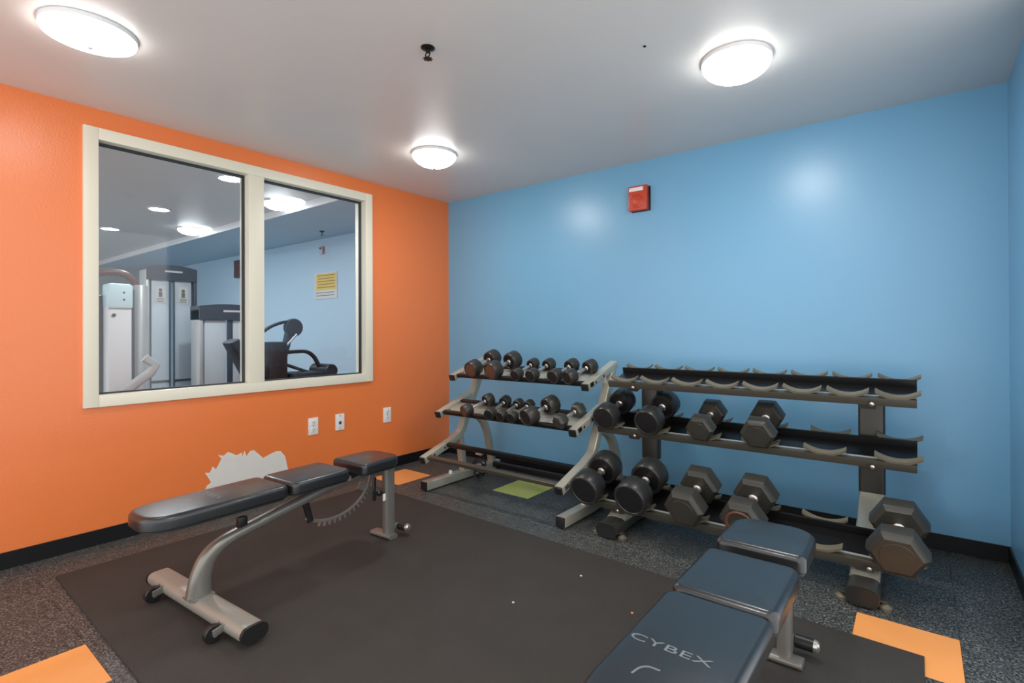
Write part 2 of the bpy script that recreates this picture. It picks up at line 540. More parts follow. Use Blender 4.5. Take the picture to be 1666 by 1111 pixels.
def outlet(y, z, label, kind):
    t = thing('wall_outlet', label, 'outlet', (0, y, z), 0, 'white cover plates on the orange wall')
    obj('cover_plate', MB().box((.0035, 0, 0), (.007, .078, .128), .0025), 'outlet', t)
    if kind == 'duplex':
        for s in (-1, 1):
            q = obj('socket', MB().box((.008, 0, s * .026), (.004, .036, .034), .0015), 'outlet', t)
            g = MB()
            g.box((.0102, -.007, s * .026 + .004), (.001, .003, .010)).box((.0102, .007, s * .026 + .004), (.001, .003, .012)).box((.0102, 0, s * .026 - .009), (.001, .006, .005))
            obj('slot', g, 'slot', q)
        obj('screw', MB().lathe([(.004, .007), (.004, .0085), (0, .009)], axis=(1, 0, 0), n=10), 'slot', t)
    elif kind == 'switch':
        obj('rocker', MB().box((.008, 0, 0), (.006, .034, .068), .002), 'outlet', t)
        for s in (-1, 1):
            obj('screw', MB().lathe([(.004, .007), (.004, .0085), (0, .009)], (0, 0, s * .049), (1, 0, 0), 10), 'slot', t)
    else:
        obj('jack', MB().box((.0085, 0, -.006), (.005, .020, .022), .0015), 'slot', t)
        for s in (-1, 1):
            obj('screw', MB().lathe([(.004, .007), (.004, .0085), (0, .009)], (0, 0, s * .049), (1, 0, 0), 10), 'slot', t)
    return t
outlet(-1.412, .469, 'white outlet plate on orange wall, leftmost of three under the window', 'duplex')
outlet(-1.188, .469, 'white cover plate on orange wall, second of three below the window corner', 'data')
outlet(-.735, .465, 'white outlet plate on orange wall, rightmost of three, nearest the blue wall', 'duplex')

t = thing('fire_alarm_strobe', 'red fire alarm strobe box high on the blue wall', 'fire alarm', (2.030, 0, 2.16))
obj('housing', MB().box((0, -.024, 0), (.146, .046, .180), .007), 'red', t)
obj('strobe_lens', MB().box((-.006, -.052, .062), (.110, .016, .030), .006), 'clear', t)
obj('speaker_grille', MB().lathe([(.052, 0), (.052, .004), (.044, .007), (.040, .004), (.030, .007), (.024, .004), (.012, .007), (0, .007)], (-.004, -.046, -.022), (0, -1, 0), 24), 'red', t)
obj('back_box', MB().box((.01, -.004, -.006), (.150, .008, .178), .002), 'dark_metal', t)

# ------------------------------------------------------------------ black floor mat
o = obj('floor_mat', MB().prism([(.335, -2.925), (3.690, -2.945), (3.690, -1.200), (.335, -1.125)], .0005, .011, .003, seg=2), 'mat')
tag(o, 'large black rubber floor mat under both weight benches', 'mat')
for x, y, m, lab in ((2.27, -1.80, 'crumb_white', 'tiny white crumb in the middle of the black mat'), (2.72, -1.57, 'crumb_orange', 'tiny orange crumb on black mat left of the near bench'),
                     (2.38, -1.42, 'crumb_white', 'tiny pale crumb on black mat towards the dumbbell racks')):
    o = obj('crumb', MB().lathe([(.0, 0), (.006, .001), (.005, .004), (0, .006)], (0, 0, .0), n=7, cap=False), m)
    o.location = (x, y, .0112)
    tag(o, lab, 'crumb')

# ------------------------------------------------------------------ adjustable benches
def bench(label, loc, rz):
    """u runs along +y from the base bar, v along x"""
    t = thing('weight_bench', label, 'bench', loc, rz, 'adjustable weight benches')
    hw = .138
    zt, zb_ = .478, .424
    # base bar with caps, wheels
    base = MB()
    base.sweep([(-.405, 0, .047), (.405, 0, .047)], rrect(.098, .058, .027, 5), (0, 1, 0))
    obj('base_bar', base, 'bench_base', t)
    for s in (-1, 1):
        e = MB()
        e.sweep([(s * .4052, 0, .047), (s * .420, 0, .047)], rrect(.102, .062, .029, 5), (0, 1, 0))
        obj('end_cap', e, 'black_plastic', t)
        wv = MB()
        wv.lathe([(.010, -.013), (.030, -.013), (.034, -.008), (.034, .008), (.030, .013), (.010, .013)], (s * .265, -.078, .036), (1, 0, 0), 24)
        wh = obj('wheel', wv, 'black_plastic', t)
        obj('axle', MB().cyl((s * .265 - .021, -.078, .036), (s * .265 + .021, -.078, .036), .009, 12), 'chrome', wh)
        for q in (-1, 1):
            fk = MB()
            fk.sweep([(s * .265 + q * .017, -.085, .040), (s * .265 + q * .017, -.040, .050)], rrect(.005, .030, .002), (1, 0, 0))
            obj('wheel_bracket', fk, 'bench_silver', wh)
    # main curved tube
    pth = smooth_path([(0, -.012, .070), (0, -.004, .15), (0, .028, .226), (0, .100, .272), (0, .235, .302), (0, .42, .338), (0, .63, .378), (0, .86, .402)], 6)
    n = len(pth)
    sc = []
    for i in range(n):
        k = min(1, max(0, i / (n * .45)))
        sc.append((1.0, 2.1 - 1.1 * k))
    obj('main_tube', MB().sweep(pth, rrect(.056, .046, .02, 5), (1, 0, 0), sc), 'bench_silver', t)
    obj('weld_collar', MB().box((0, -.010, .077), (.075, .095, .008), .003), 'bench_silver', t)
    obj('rubber_stop', MB().box((0, .165, .330), (.034, .040, .050), .010), 'black_plastic', t)
    # rear stand
    st = MB().sweep([(.028, .975, .012), (.028, .972, .405)], rrect(.046, .070, .017, 5), (1, 0, 0))
    obj('stand_post', st, 'bench_silver', t)
    obj('stand_foot', MB().sweep([(-.075, .955, .014), (.090, .955, .014)], rrect(.060, .024, .011), (0, 1, 0)), 'bench_silver', t)
    rl = obj('roller', MB().cyl((.052, 1.035, .046), (.112, 1.035, .046), .023, 20), 'black_plastic', t)
    obj('roller_cap', MB().lathe([(.0225, 0), (.021, .012), (.012, .018), (0, .018)], (.112, 1.035, .046), (1, 0, 0), 20), 'chrome', rl)
    obj('roller_arm', MB().sweep([(.042, .985, .050), (.042, 1.045, .046)], rrect(.016, .03, .006), (1, 0, 0)), 'bench_silver', t)
    obj('seat_bracket', MB().sweep([(0, .70, .395), (0, .79, .412), (0, .96, .412)], rrect(.06, .030, .008), (1, 0, 0)), 'black_plastic', t)
    pp_ = MB().sweep([(-.010, .80, .33), (-.010, .935, .25)], rrect(.010, .040, .004), (1, 0, 0))
    obj('seat_adjust_plate', pp_, 'bench_silver', t)
    pin = obj('pull_pin', MB().cyl((-.012, .905, .265), (.020, .905, .265), .008, 12), 'chrome', t)
    obj('pull_knob', MB().lathe([(.012, 0), (.017, .006), (.017, .022), (.011, .028), (0, .029)], (.018, .905, .265), (1, 0, 0), 16), 'black_plastic', pin)
    hd = MB().sweep(smooth_path([(.028, .875, .36), (.040, .862, .30), (.036, .868, .235)], 4), rrect(.012, .022, .005), (1, 0, 0))
    obj('strap', hd, 'black_plastic', t)
    obj('tag_plate', MB().box((.040, .940, .235), (.004, .034, .040), .002), 'outlet', t, label='small white sticker plate')
    # toothed adjustment arc
    ap = [(.870, .372), (.858, .330), (.830, .285), (.785, .245), (.725, .217), (.655, .203), (.585, .205), (.520, .222), (.478, .248)]
    arc = smooth_path([(.0, u, z) for u, z in ap], 5)
    a = MB().sweep(arc, rrect(.009, .016, .003, 2), (1, 0, 0))
    cen = Vector((0, .66, .42))
    for i in range(8, len(arc) - 8, 2):
        p = arc[i]
        d = (p - cen).normalized()
        ang = math.atan2(d.z, d.y)
        a.box(p + d * .016, (.009, .022, .009), 0, Matrix.Rotation(ang, 3, 'X'))
    obj('adjustment_arc', a, 'bench_silver', t)
    obj('arc_pawl', MB().sweep([(0, .470, .340), (0, .500, .225)], rrect(.022, .030, .006), (1, 0, 0)), 'black_plastic', t)
    obj('hinge', MB().cyl((-.06, .685, .405), (.06, .685, .405), .014, 16), 'chrome', t)
    # back frame bar under the pads
    obj('back_frame', MB().sweep([(0, .69, .404), (0, .30, .412), (0, -.10, .414)], rrect(.090, .020, .006), (1, 0, 0)), 'black_plastic', t)
    # pads
    def pad(outl, nm):
        pts = [Vector(p) for i, p in enumerate(outl) if (Vector(p) - Vector(outl[i - 1])).length > 1e-4]
        n_ = len(pts)
        nor = []
        for i in range(n_):
            e0, e1 = (pts[i] - pts[i - 1]).normalized(), (pts[(i + 1) % n_] - pts[i]).normalized()
            tg = (e0 + e1).normalized()
            k = 1 / max(.5, tg.dot(e0))
            nor.append(Vector((-tg.y, tg.x)) * k)
        r_ = .020
        lev = [(.004, zb_), (0, zb_ + .004)] + [(r_ * (1 - math.cos(PI / 2 * k / 8)), zt - r_ + r_ * math.sin(PI / 2 * k / 8)) for k in range(9)]
        m_ = MB()
        rings = [[m_.bm.verts.new((p.x + q.x * ins, p.y + q.y * ins, z)) for p, q in zip(pts, nor)] for ins, z in lev]
        for r0, r1 in zip(rings, rings[1:]):
            for i in range(n_):
                m_.bm.faces.new((r0[i], r0[(i + 1) % n_], r1[(i + 1) % n_], r1[i]))
        m_.bm.faces.new(rings[0][::-1])
        m_.bm.faces.new(rings[-1])
        q = obj(nm, m_, 'vinyl', t)
        cy_ = sum(p.y for p in pts) / n_
        obj('backing_board', MB().prism([(p.x * .96, p.y + (cy_ - p.y) * .04) for p in pts], zb_ - .008, zb_), 'black_plastic', q)
        return q
    def corner(cx, cy, r, a0, a1, n=6):
        return [(cx + r * math.cos(math.radians(a0 + (a1 - a0) * k / n)), cy + r * math.sin(math.radians(a0 + (a1 - a0) * k / n))) for k in range(n + 1)]
    head = corner(hw - .035, .313 - .035, .035, 0, 90) + corner(-hw + .035, .313 - .035, .035, 90, 180)
    tip = []
    for k in range(0, 21):
        a_ = PI + PI * k / 20
        tip.append((math.copysign(abs(math.cos(a_)) ** .62, math.cos(a_)) * (hw - .004), -.085 + .155 * -(abs(math.sin(a_)) ** .8)))
    hp = pad(head + tip, 'head_pad')
    mid = corner(hw - .036, .645 - .036, .036, 0, 90) + corner(-hw + .036, .645 - .036, .036, 90, 180) + corner(-hw + .030, .325 + .030, .030, 180, 270) + corner(hw - .030, .325 + .030, .030, 270, 360)
    pad(mid, 'back_pad')
    s0, s1 = .716, .990
    seat = corner(hw - .085, s1 - .085, .085, 8, 90) + corner(-hw + .085, s1 - .085, .085, 90, 172) + corner(-hw + .026, s0 + .026, .026, 180, 270) + corner(hw - .026, s0 + .026, .026, 270, 360)
    pad(seat, 'seat')
    # embossed wordmark on the head pad, read from the head end
    cu = bpy.data.curves.new('wordmark', 'FONT')
    cu.body = 'CYBEX'
    cu.size = .046
    cu.extrude = .0005
    cu.align_x = 'CENTER'
    cu.space_character = 1.05
    cu.materials.append(M['logo'])
    tmp = bpy.data.objects.new('wordmark', cu)
    me = bpy.data.meshes.new_from_object(tmp)
    bpy.data.objects.remove(tmp)
    tx = link('wordmark', me, hp)
    tx.location = (-.024, .035, zt + .0006)
    tx.scale = (1.28, .75, 1)
    sw = MB().sweep(smooth_path([(-.056, -.075, zt + .0005), (-.050, -.050, zt + .0005), (-.036, -.036, zt + .0005), (-.012, -.034, zt + .0005)], 5), [(-.0025, 0), (.0025, 0), (.0025, .0006), (-.0025, .0006)], (1, -1, 0))
    obj('emblem_stroke', sw, 'logo', hp)
    return t
bench_left = bench('black padded weight bench on the mat in front of the orange wall', (1.265, -2.635, .011), .06)
bench_right = dup(bench_left, (3.262, -2.490, .011), 0.0, 'near black padded weight bench at lower right, in front of the saddle rack')

# ------------------------------------------------------------------ left dumbbell rack (silver square tube)
SL = math.radians(18)
CS, SN = math.cos(SL), math.sin(SL)
def tp(A, s, x, n=0.0):
    """point on a tier: s up the slope from the front contact line, n above it"""
    return Vector((x, A[0] + s * CS - n * SN, A[1] + s * SN + n * CS))
ROTT = Matrix.Rotation(SL, 3, 'X')
LT, LM, LL = (-.65, .85), (-.80, .58), (-.955, .262)
RT, RM, RL = (-.62, .862), (-.60, .56), (-.83, .16)

rk = thing('dumbbell_rack', 'silver tube dumbbell rack in the corner by the orange wall', 'rack', (1.35, -.55, 0))
xl, xr = .745, 1.958
for x in (xl, xr):
    wobj('base_foot', MB().sweep([(x, -.965, .040), (x, -.14, .040)], rrect(.066, .066, .008), (1, 0, 0)), 'silver', rk)
    e = MB().box((x, -.970, .040), (.060, .012, .060), .003)
    wobj('end_cap', e, 'black_plastic', rk)
    # upright and lower arm: one bent tube
    pth = [tp(LL, -.035, x, -.02)] + smooth_path([tp(LL, .26, x, -.02), Vector((x, -.600, .375)), Vector((x, -.555, .45))], 4) + [Vector((x, -.325, .915))]
    wobj('upright', MB().sweep(pth, rrect(.060, .056, .010), (1, 0, 0)), 'silver', rk)
    for A, L in ((LT, .38), (LM, .33)):
        wobj('shelf_arm', MB().sweep([tp(A, -.035, x, -.020), tp(A, L, x, -.020)], rrect(.056, .050, .008), (1, 0, 0)), 'silver', rk)
    for A in (LT, LM, LL):
        wobj('end_cap', MB().box(tp(A, -.040, x, -.020), (.050, .012, .046), .003, ROTT), 'black_plastic', rk)
        g = MB()
        for s in (.06, .17):
            p = tp(A, s, x, -.022)
            g.cyl(p + Vector((-.031, 0, 0)), p + Vector((.031, 0, 0)), .008, 10)
        wobj('bolt', g, 'dark_metal', rk)
    pth = smooth_path([(x, -.520, .520), (x, -.430, .500), (x, -.330, .430), (x, -.265, .300), (x, -.225, .12), (x, -.220, .072)], 5)
    wobj('rear_leg', MB().sweep(pth, rrect(.058, .050, .010), (1, 0, 0)), 'silver', rk)
    wobj('front_leg', MB().sweep([(x, -.600, .355), (x, -.560, .072)], rrect(.052, .050, .008), (1, 0, 0)), 'silver', rk)
    wobj('base_bolt', MB().lathe([(.016, 0), (.016, .018), (.010, .026), (0, .027)], (x, -.70, .072), n=12), 'outlet', rk)
for A, tray in ((LT, True), (LM, True), (LL, False)):
    wobj('front_rail', MB().box(tp(A, .005, 1.35, -.014), (1.29, .034, .026), .003, ROTT), 'black_rail' if tray else 'rail', rk)
    wobj('back_rail', MB().box(tp(A, .205, 1.35, -.014), (1.25, .034, .026), .003, ROTT), 'black_rail', rk)
    if tray:
        wobj('shelf_tray', MB().box(tp(A, .105, 1.35, -.022), (1.25, .170, .006), .001, ROTT), 'silver', rk)
wobj('crossbar', MB().sweep([(xl, -.22, .052), (xr, -.22, .052)], rrect(.04, .04, .006), (0, 1, 0)), 'black_rail', rk)

# ------------------------------------------------------------------ right dumbbell rack (dark uprights, saddles)
rr = thing('dumbbell_rack', 'dark three tier dumbbell rack with curved saddles along the blue wall', 'rack', (2.86, -.5, 0))
for x in (2.245, 3.480):
    wobj('upright', MB().sweep([(x, -.300, .925), (x, -.300, .335)], rrect(.118, .062, .014), (1, 0, 0)), 'upright', rr)
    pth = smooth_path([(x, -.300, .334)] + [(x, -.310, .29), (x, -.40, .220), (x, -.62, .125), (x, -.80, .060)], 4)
    wobj('lit_lower_leg', MB().sweep(pth, rrect(.116, .058, .014), (1, 0, 0)), 'silver', rr, 'lower leg, caught ceiling light put in as paler silver')  # ceiling light caught below the bend, put into the leg as silver
    ft = wobj('foot', MB().sweep([(x, -.930, .046), (x, -.06, .046)], rrect(.128, .082, .036, 6), (1, 0, 0)), 'upright', rr)
    wobj('end_cap', MB().sweep([(x, -.938, .046), (x, -.931, .046)], rrect(.122, .076, .034, 6), (1, 0, 0)), 'black_plastic', rr)
    for s in (-1, 1):
        wobj('levelling_foot', MB().lathe([(.024, 0), (.026, .012), (.012, .022), (.008, .030), (0, .030)], (x + s * .080, -.885, 0), n=16), 'saddle', rr)
        wobj('foot_lug', MB().box((x + s * .072, -.885, .034), (.036, .036, .012), .004), 'upright', rr)
    for A in (RT, RM, RL):
        wobj('shelf_bracket', MB().sweep([tp(A, .02, x, -.052), tp(A, .30 if A != RL else .26, x, -.052)], rrect(.070, .030, .006), (1, 0, 0)), 'upright', rr)
        wobj('bracket_bolt', MB().lathe([(.011, 0), (.011, .004), (.006, .008), (0, .009)], tp(A, -.003, x + .020, -.030), (0, -CS, -SN), 10), 'chrome', rr)
x0, x1 = 1.995, 3.672
sad_mesh = {}
def saddle_me(hw, sag, part):
    k = (hw, sag, part)
    if k not in sad_mesh:
        b = MB()
        n = 12
        for s, d, up in (((.030, .036, 0),) if part == 0 else ((.256, .030, -.012),)):
            loop = []
            for i in range(n + 1):
                u = -1 + 2 * i / n
                loop.append((u * hw, .004 + sag * (abs(u) ** 2.1) + up))
            low = [(x_, z_ - .013) for x_, z_ in loop]
            prof = loop + low[::-1]
            f = [b.bm.verts.new((x_, (s - d / 2) * CS - z_ * SN, (s - d / 2) * SN + z_ * CS)) for x_, z_ in prof]
            g = [b.bm.verts.new((x_, (s + d / 2) * CS - z_ * SN, (s + d / 2) * SN + z_ * CS)) for x_, z_ in prof]
            m = len(prof)
            for i in range(m):
                b.bm.faces.new((f[i], f[(i + 1) % m], g[(i + 1) % m], g[i]))
            for i in range(n):
                j0, j1 = m - 1 - i, m - 2 - i
                b.bm.faces.new((f[i], f[j0], f[j1], f[i + 1]))
                b.bm.faces.new((g[i], g[i + 1], g[j1], g[j0]))
        sad_mesh[k] = b.mesh('saddle', 'saddle')
    return sad_mesh[k]
for A, xsad, hw, sag in ((RT, [2.2 + .2 * k for k in range(8)], .088, .030), (RM, [2.086 + .303 * k for k in range(6)], .094, .030), (RL, [2.086 + .303 * k for k in range(6)], .100, .034)):
    xa = x0 if A != RT else 2.085
    cx, L = (xa + x1) / 2, x1 - xa
    wobj('front_rail', MB().box(tp(A, .022, cx, -.024), (L, .022, .040), .003, ROTT), 'rail', rr)
    wobj('back_rail', MB().box(tp(A, .234, cx, -.019), (L, .012, .046), .003, ROTT), 'black_rail', rr)
    wobj('shelf_tray', MB().box(tp(A, .146, cx, -.036), (L, .250, .005), .001, ROTT), 'black_rail', rr)
    wobj('tray_lip_highlight', MB().box(tp(A, .045, cx, -.012), (L, .010, .016), .001, ROTT), 'machine_silver', rr)  # highlight along the tray front, put in as a pale lip
    for x in xsad:
        o = link('saddle', saddle_me(hw, sag, 0), rr)
        o.location = tp(A, 0, x, 0) - Vector(rr.location)
        link('rear_cradle', saddle_me(hw, sag, 1), o)

# ------------------------------------------------------------------ dumbbells
def head_mesh(kind, R, hl, m):
    b = MB()
    if kind == 'hex':
        ap = R                       # apothem: rests on a flat
        rc = ap / math.cos(PI / 6)
        pr = [(rc * .80, -hl / 2), (rc * .97, -hl / 2 + hl * .16), (rc, -hl / 2 + hl * .24), (rc, hl / 2 - hl * .24), (rc * .97, hl / 2 - hl * .16), (rc * .78, hl / 2)]
        b.lathe(pr, n=6, axis=(0, 0, 1), phase=PI / 6 + PI / 6)
        me_rot = Matrix.Rotation(PI / 2, 4, 'X')
    else:
        n = 12 if kind == 'small' else 32
        pr = [(R * .30, -hl / 2 + .012), (R * .74, -hl / 2 + .012), (R * .80, -hl / 2), (R * .93, -hl / 2), (R, -hl / 2 + hl * .10), (R, hl / 2 - hl * .10), (R * .93, hl / 2), (R * .82, hl / 2), (R * .78, hl / 2 - .006), (R * .3, hl / 2 - .006)]
        b.lathe(pr, n=n, axis=(0, 0, 1), phase=PI / n)
        me_rot = Matrix.Rotation(PI / 2, 4, 'X')
    b.xf(me_rot)          # lathe axis +z becomes -y: the +z end of the profile faces the front
    return b.mesh('head', m)

dumb_cache = {}
def dumbbell(kind, R, L, hl, cap, label, group, cat='dumbbell'):
    """axis along y, origin at the middle; L is the distance between head centres"""
    t = thing('dumbbell', label, cat, (0, 0, 0), 0, group)
    hm = {'hex': 'hex_head', 'round': 'rubber_head', 'small': 'small_head'}[kind]
    me = head_mesh(kind, R, hl, hm)
    hr = max(.012, min(.020, R * .23))
    for s in (-1, 1):
        h = link('head', me, t)
        h.location = (0, s * L / 2, 0)
        if s > 0:
            h.rotation_euler = (0, 0, PI)
        c = MB()
        if kind == 'hex':
            if cap == 'brown_ring':
                c.lathe([(R * .74, 0), (R * .76, .006), (R * .70, .010), (R * .60, .006), (R * .58, 0)], (0, -hl / 2 - .001, 0), (0, -1, 0), 32, cap=False)
                obj('end_ring', c, 'brown_cap', h, label='brown ring on the end')
            else:
                c.lathe([(R * .66, -.001), (R * .64, .002), (0, .002)], (0, -hl / 2, 0), (0, -1, 0), 24)
                obj('end_cap', c, 'hex_head', h)
        else:
            c.lathe([(R * .79, -.002), (R * .785, .0005), (R * .55, .002), (0, .002)], (0, -hl / 2 + .005, 0), (0, -1, 0), 32)
            obj('end_cap', c, cap, h)
            q = MB().lathe([(R * .75, 0), (R * .745, .002), (0, .002)], (0, hl / 2 - .012, 0), (0, 1, 0), 32)
            obj('inner_disc', q, 'black_cap', h)
    g = L / 2 - hl / 2 + .006
    k = MB().lathe([(hr * 1.25, -g), (hr * 1.25, -g + .008), (hr * .9, -g + .014), (hr, -g * .45), (hr * 1.12, 0), (hr, g * .45), (hr * .9, g - .014), (hr * 1.25, g - .008), (hr * 1.25, g)], n=20)
    k.xf(Matrix.Rotation(PI / 2, 4, 'X'))
    obj('handle', k, 'chrome', t)
    return t

def place(t, A, sx, rx, sf, sb, R):
    """lay the dumbbell on a tier: x of front and rear head, middle between sf and sb"""
    sm = (sf + sb) / 2
    p = tp(A, sm, (sx + rx) / 2, R)
    ang = math.atan2(-(rx - sx), sb - sf)
    t.location = p
    t.rotation_euler = (Matrix.Rotation(SL, 3, 'X') @ Matrix.Rotation(ang, 3, 'Z')).to_euler()

GL1, GL2 = 'dumbbells on the top shelf of the left rack', 'dumbbells on the middle shelf of the left rack'
GR1, GR2 = 'dumbbells on the middle tier of the saddle rack', 'dumbbells on the bottom tier of the saddle rack'
DB = [
 (LT, 'small', .985, .990, -.020, .200, .063, .085, 'brown_cap', 'large dumbbell with brown end, first on top shelf beside orange wall', GL1),
 (LT, 'small', 1.200, 1.225, -.035, .165, .066, .085, 'brown_cap', 'large dumbbell with brown end, second from left on top shelf, left rack', GL1),
 (LT, 'small', 1.408, 1.408, -.030, .170, .041, .065, 'black_cap', 'small black dumbbell, third from left on top shelf of left rack', GL1),
 (LT, 'small', 1.545, 1.555, -.030, .165, .044, .065, 'black_cap', 'small black dumbbell, fourth from left on top shelf of left rack', GL1),
 (LT, 'small', 1.735, 1.752, -.030, .160, .047, .070, 'black_cap', 'black dumbbell, fifth from left on top shelf of left rack', GL1),
 (LT, 'small', 1.855, 1.905, -.030, .150, .048, .070, 'black_cap', 'black dumbbell, last on top shelf beside the white arm of left rack', GL1),
 (LM, 'small', 1.065, 1.110, -.030, .160, .045, .065, 'brown_cap', 'small dumbbell, first from left on middle shelf, beside the left upright', GL2),
 (LM, 'small', 1.290, 1.265, -.030, .170, .041, .060, 'black_cap', 'small dumbbell, second from left on middle shelf of left rack', GL2),
 (LM, 'small', 1.395, 1.395, -.030, .160, .037, .055, 'black_cap', 'tiny dumbbell with pale handle, third from left on middle shelf', GL2),
 (LM, 'small', 1.490, 1.490, -.030, .160, .037, .055, 'black_cap', 'tiny dumbbell wedged against the bigger fifth one on middle shelf', GL2),
 (LM, 'small', 1.640, 1.685, -.030, .150, .061, .085, 'black_cap', 'biggest dumbbell on the middle shelf of the left rack', GL2),
 (LM, 'hex', 1.868, 1.902, -.015, .150, .044, .070, 'black', 'hex dumbbell alone at the right end of the left rack middle shelf', GL2),
 (RM, 'round', 2.086, 2.086, .000, .232, .080, .098, 'black_cap', 'round black dumbbell, first from left on middle tier of saddle rack', GR1),
 (RM, 'round', 2.379, 2.389, .000, .230, .083, .098, 'black_cap', 'round black dumbbell, second from left on middle tier of saddle rack', GR1),
 (RM, 'hex', 2.690, 2.695, .000, .205, .070, .088, 'black', 'black hex dumbbell, third from left on middle tier of saddle rack', GR1),
 (RM, 'hex', 2.998, 2.998, .000, .210, .078, .092, 'black', 'black hex dumbbell, fourth and last on middle tier of saddle rack', GR1),
 (RL, 'round', 2.092, 2.092, -.010, .218, .096, .112, 'black_cap', 'round black dumbbell, first from left on bottom tier of saddle rack', GR2),
 (RL, 'round', 2.389, 2.396, -.010, .205, .099, .114, 'black_cap', 'round black dumbbell, second from left on bottom tier of saddle rack', GR2),
 (RL, 'hex', 2.692, 2.702, -.010, .205, .095, .108, 'black', 'gray black hex dumbbell, third from left on bottom tier of saddle rack', GR2),
 (RL, 'hex', 2.982, 2.992, -.010, .210, .095, .108, 'brown_ring', 'hex dumbbell with brown ring on its end, behind the near bench seat', GR2),
 (RL, 'hex', 3.604, 3.604, -.020, .180, .098, .100, 'black', 'large hex dumbbell alone at the right end of the bottom tier', GR2),
]
for A, kind, sx, rx, sf, sb, R, hl, cap, lab, grp in DB:
    t = dumbbell(kind, R, math.hypot(rx - sx, sb - sf), hl, cap, lab, grp)
    lift = .001
    if A in (RM, RL):
        hwid, sg = (.094, .030) if A == RM else (.100, .034)
        lift = .006 if kind != 'hex' else .0045 + sg * (R * math.tan(PI / 6) / hwid) ** 2.1
    place(t, A, sx, rx, sf, sb, R + lift)

# small clutter behind the foot of the left rack
t = thing('cable_bundle', 'small tangled dark bundle with pale pink end behind left rack foot', 'cord', (.865, -.50, 0))
b = MB()
for k in range(3):
    pts = [(.04 * math.cos(a + k) * (1 + .2 * k), .045 * math.sin(a + k), .03 + .055 * k + .03 * math.sin(2 * a + k)) for a in [2 * PI * i / 14 for i in range(14)]]
    b.sweep(pts, rrect(.012, .012, .005, 2), (.3, .2, 1))
obj('cord', b, 'black_plastic', t)
obj('plug', MB().box((.0, .0, .225), (.06, .034, .060), .008), 'pink', t)

# ------------------------------------------------------------------ machines in the far room
def placard(t, x, y, z, w_, h_, figure=True):
    p = obj('placard', MB().box((x, y, z), (.004, w_, h_)), 'paper', t)
    g = MB()
    g.lathe([(.016, 0), (.016, .002), (0, .002)], (x + .002, y, z + h_ * .25), (1, 0, 0), 12)
    g.box((x + .003, y, z), (.002, w_ * .35, h_ * .3))
    for k in range(3):
        g.box((x + .003, y, z - h_ * (.24 + .09 * k)), (.002, w_ * .7, h_ * .035))
    obj('diagram', g, 'print', p)

# tall twin stack machine; local frame: front faces +x, y across
t = thing('cable_machine', 'tall twin stack weight machine with dark arched cap behind the glass', 'weight machine', (-2.40, -1.58, 0))
hy = .205
for s in (-1, 1):
    obj('side_frame', MB().box((0, s * hy, .90), (.20, .030, 1.80), .008), 'machine_silver' if s < 0 else 'machine_dark', t)
    obj('weight_shroud', MB().box((.06, s * .098, .90), (.05, .150, 1.62), .01), 'shroud', t)
    obj('guide_rail', MB().box((.088, s * .018, .90), (.012, .012, 1.62), .003), 'machine_dark', t)
    placard(t, .088, s * .098, 1.56, .085, .17)
    obj('shroud_bar', MB().box((.09, s * .098, .70), (.014, .17, .022), .004), 'machine_dark', t)
cap = []
for k in range(13):
    u = -1 + 2 * k / 12
    cap.append((u * (hy + .012), 1.855 - .030 * u * u))
cap += [(hy + .012, 1.70), (-hy - .012, 1.70)]
b = MB().prism(cap, -.11, .11)
b.xf(Matrix(((0, 0, 1, 0), (1, 0, 0, 0), (0, 1, 0, 0), (0, 0, 0, 1))))
ca = obj('top_cap', b, 'machine_dark', t)
obj('name_strip', MB().box((.112, .01, 1.79), (.003, .15, .018)), 'shroud', ca)
obj('base', MB().box((0, 0, .04), (.5, .46, .08), .01), 'machine_dark', t)

# lower stack machine with bench
t = thing('leg_machine', 'lower gray weight stack machine with dark cap left of the mullion', 'weight machine', (-1.75, -1.31, 0))
hy = .25
for s in (-1, 1):
    obj('side_frame', MB().box((0, s * hy, .70), (.20, .036, 1.40), .008), 'machine_silver' if s < 0 else 'machine_dark', t)
    obj('weight_shroud', MB().box((.06, s * .125, .68), (.05, .190, 1.24), .01), 'shroud', t)
obj('guide_rail', MB().box((.088, 0, .68), (.012, .05, 1.24), .003), 'machine_dark', t)
cap = []
for k in range(13):
    u = -1 + 2 * k / 12
    cap.append((u * (hy + .018), 1.452 - .022 * u * u))
cap += [(hy + .018, 1.30), (-hy - .018, 1.30)]
b = MB().prism(cap, -.11, .11)
b.xf(Matrix(((0, 0, 1, 0), (1, 0, 0, 0), (0, 1, 0, 0), (0, 0, 0, 1))))
ca = obj('top_cap', b, 'machine_dark', t)
obj('name_strip', MB().box((.112, .02, 1.385), (.003, .17, .018)), 'shroud', ca)
placard(t, .088, .125, 1.17, .10, .24)
obj('base', MB().box((0, 0, .04), (.5, .56, .08), .01), 'machine_dark', t)

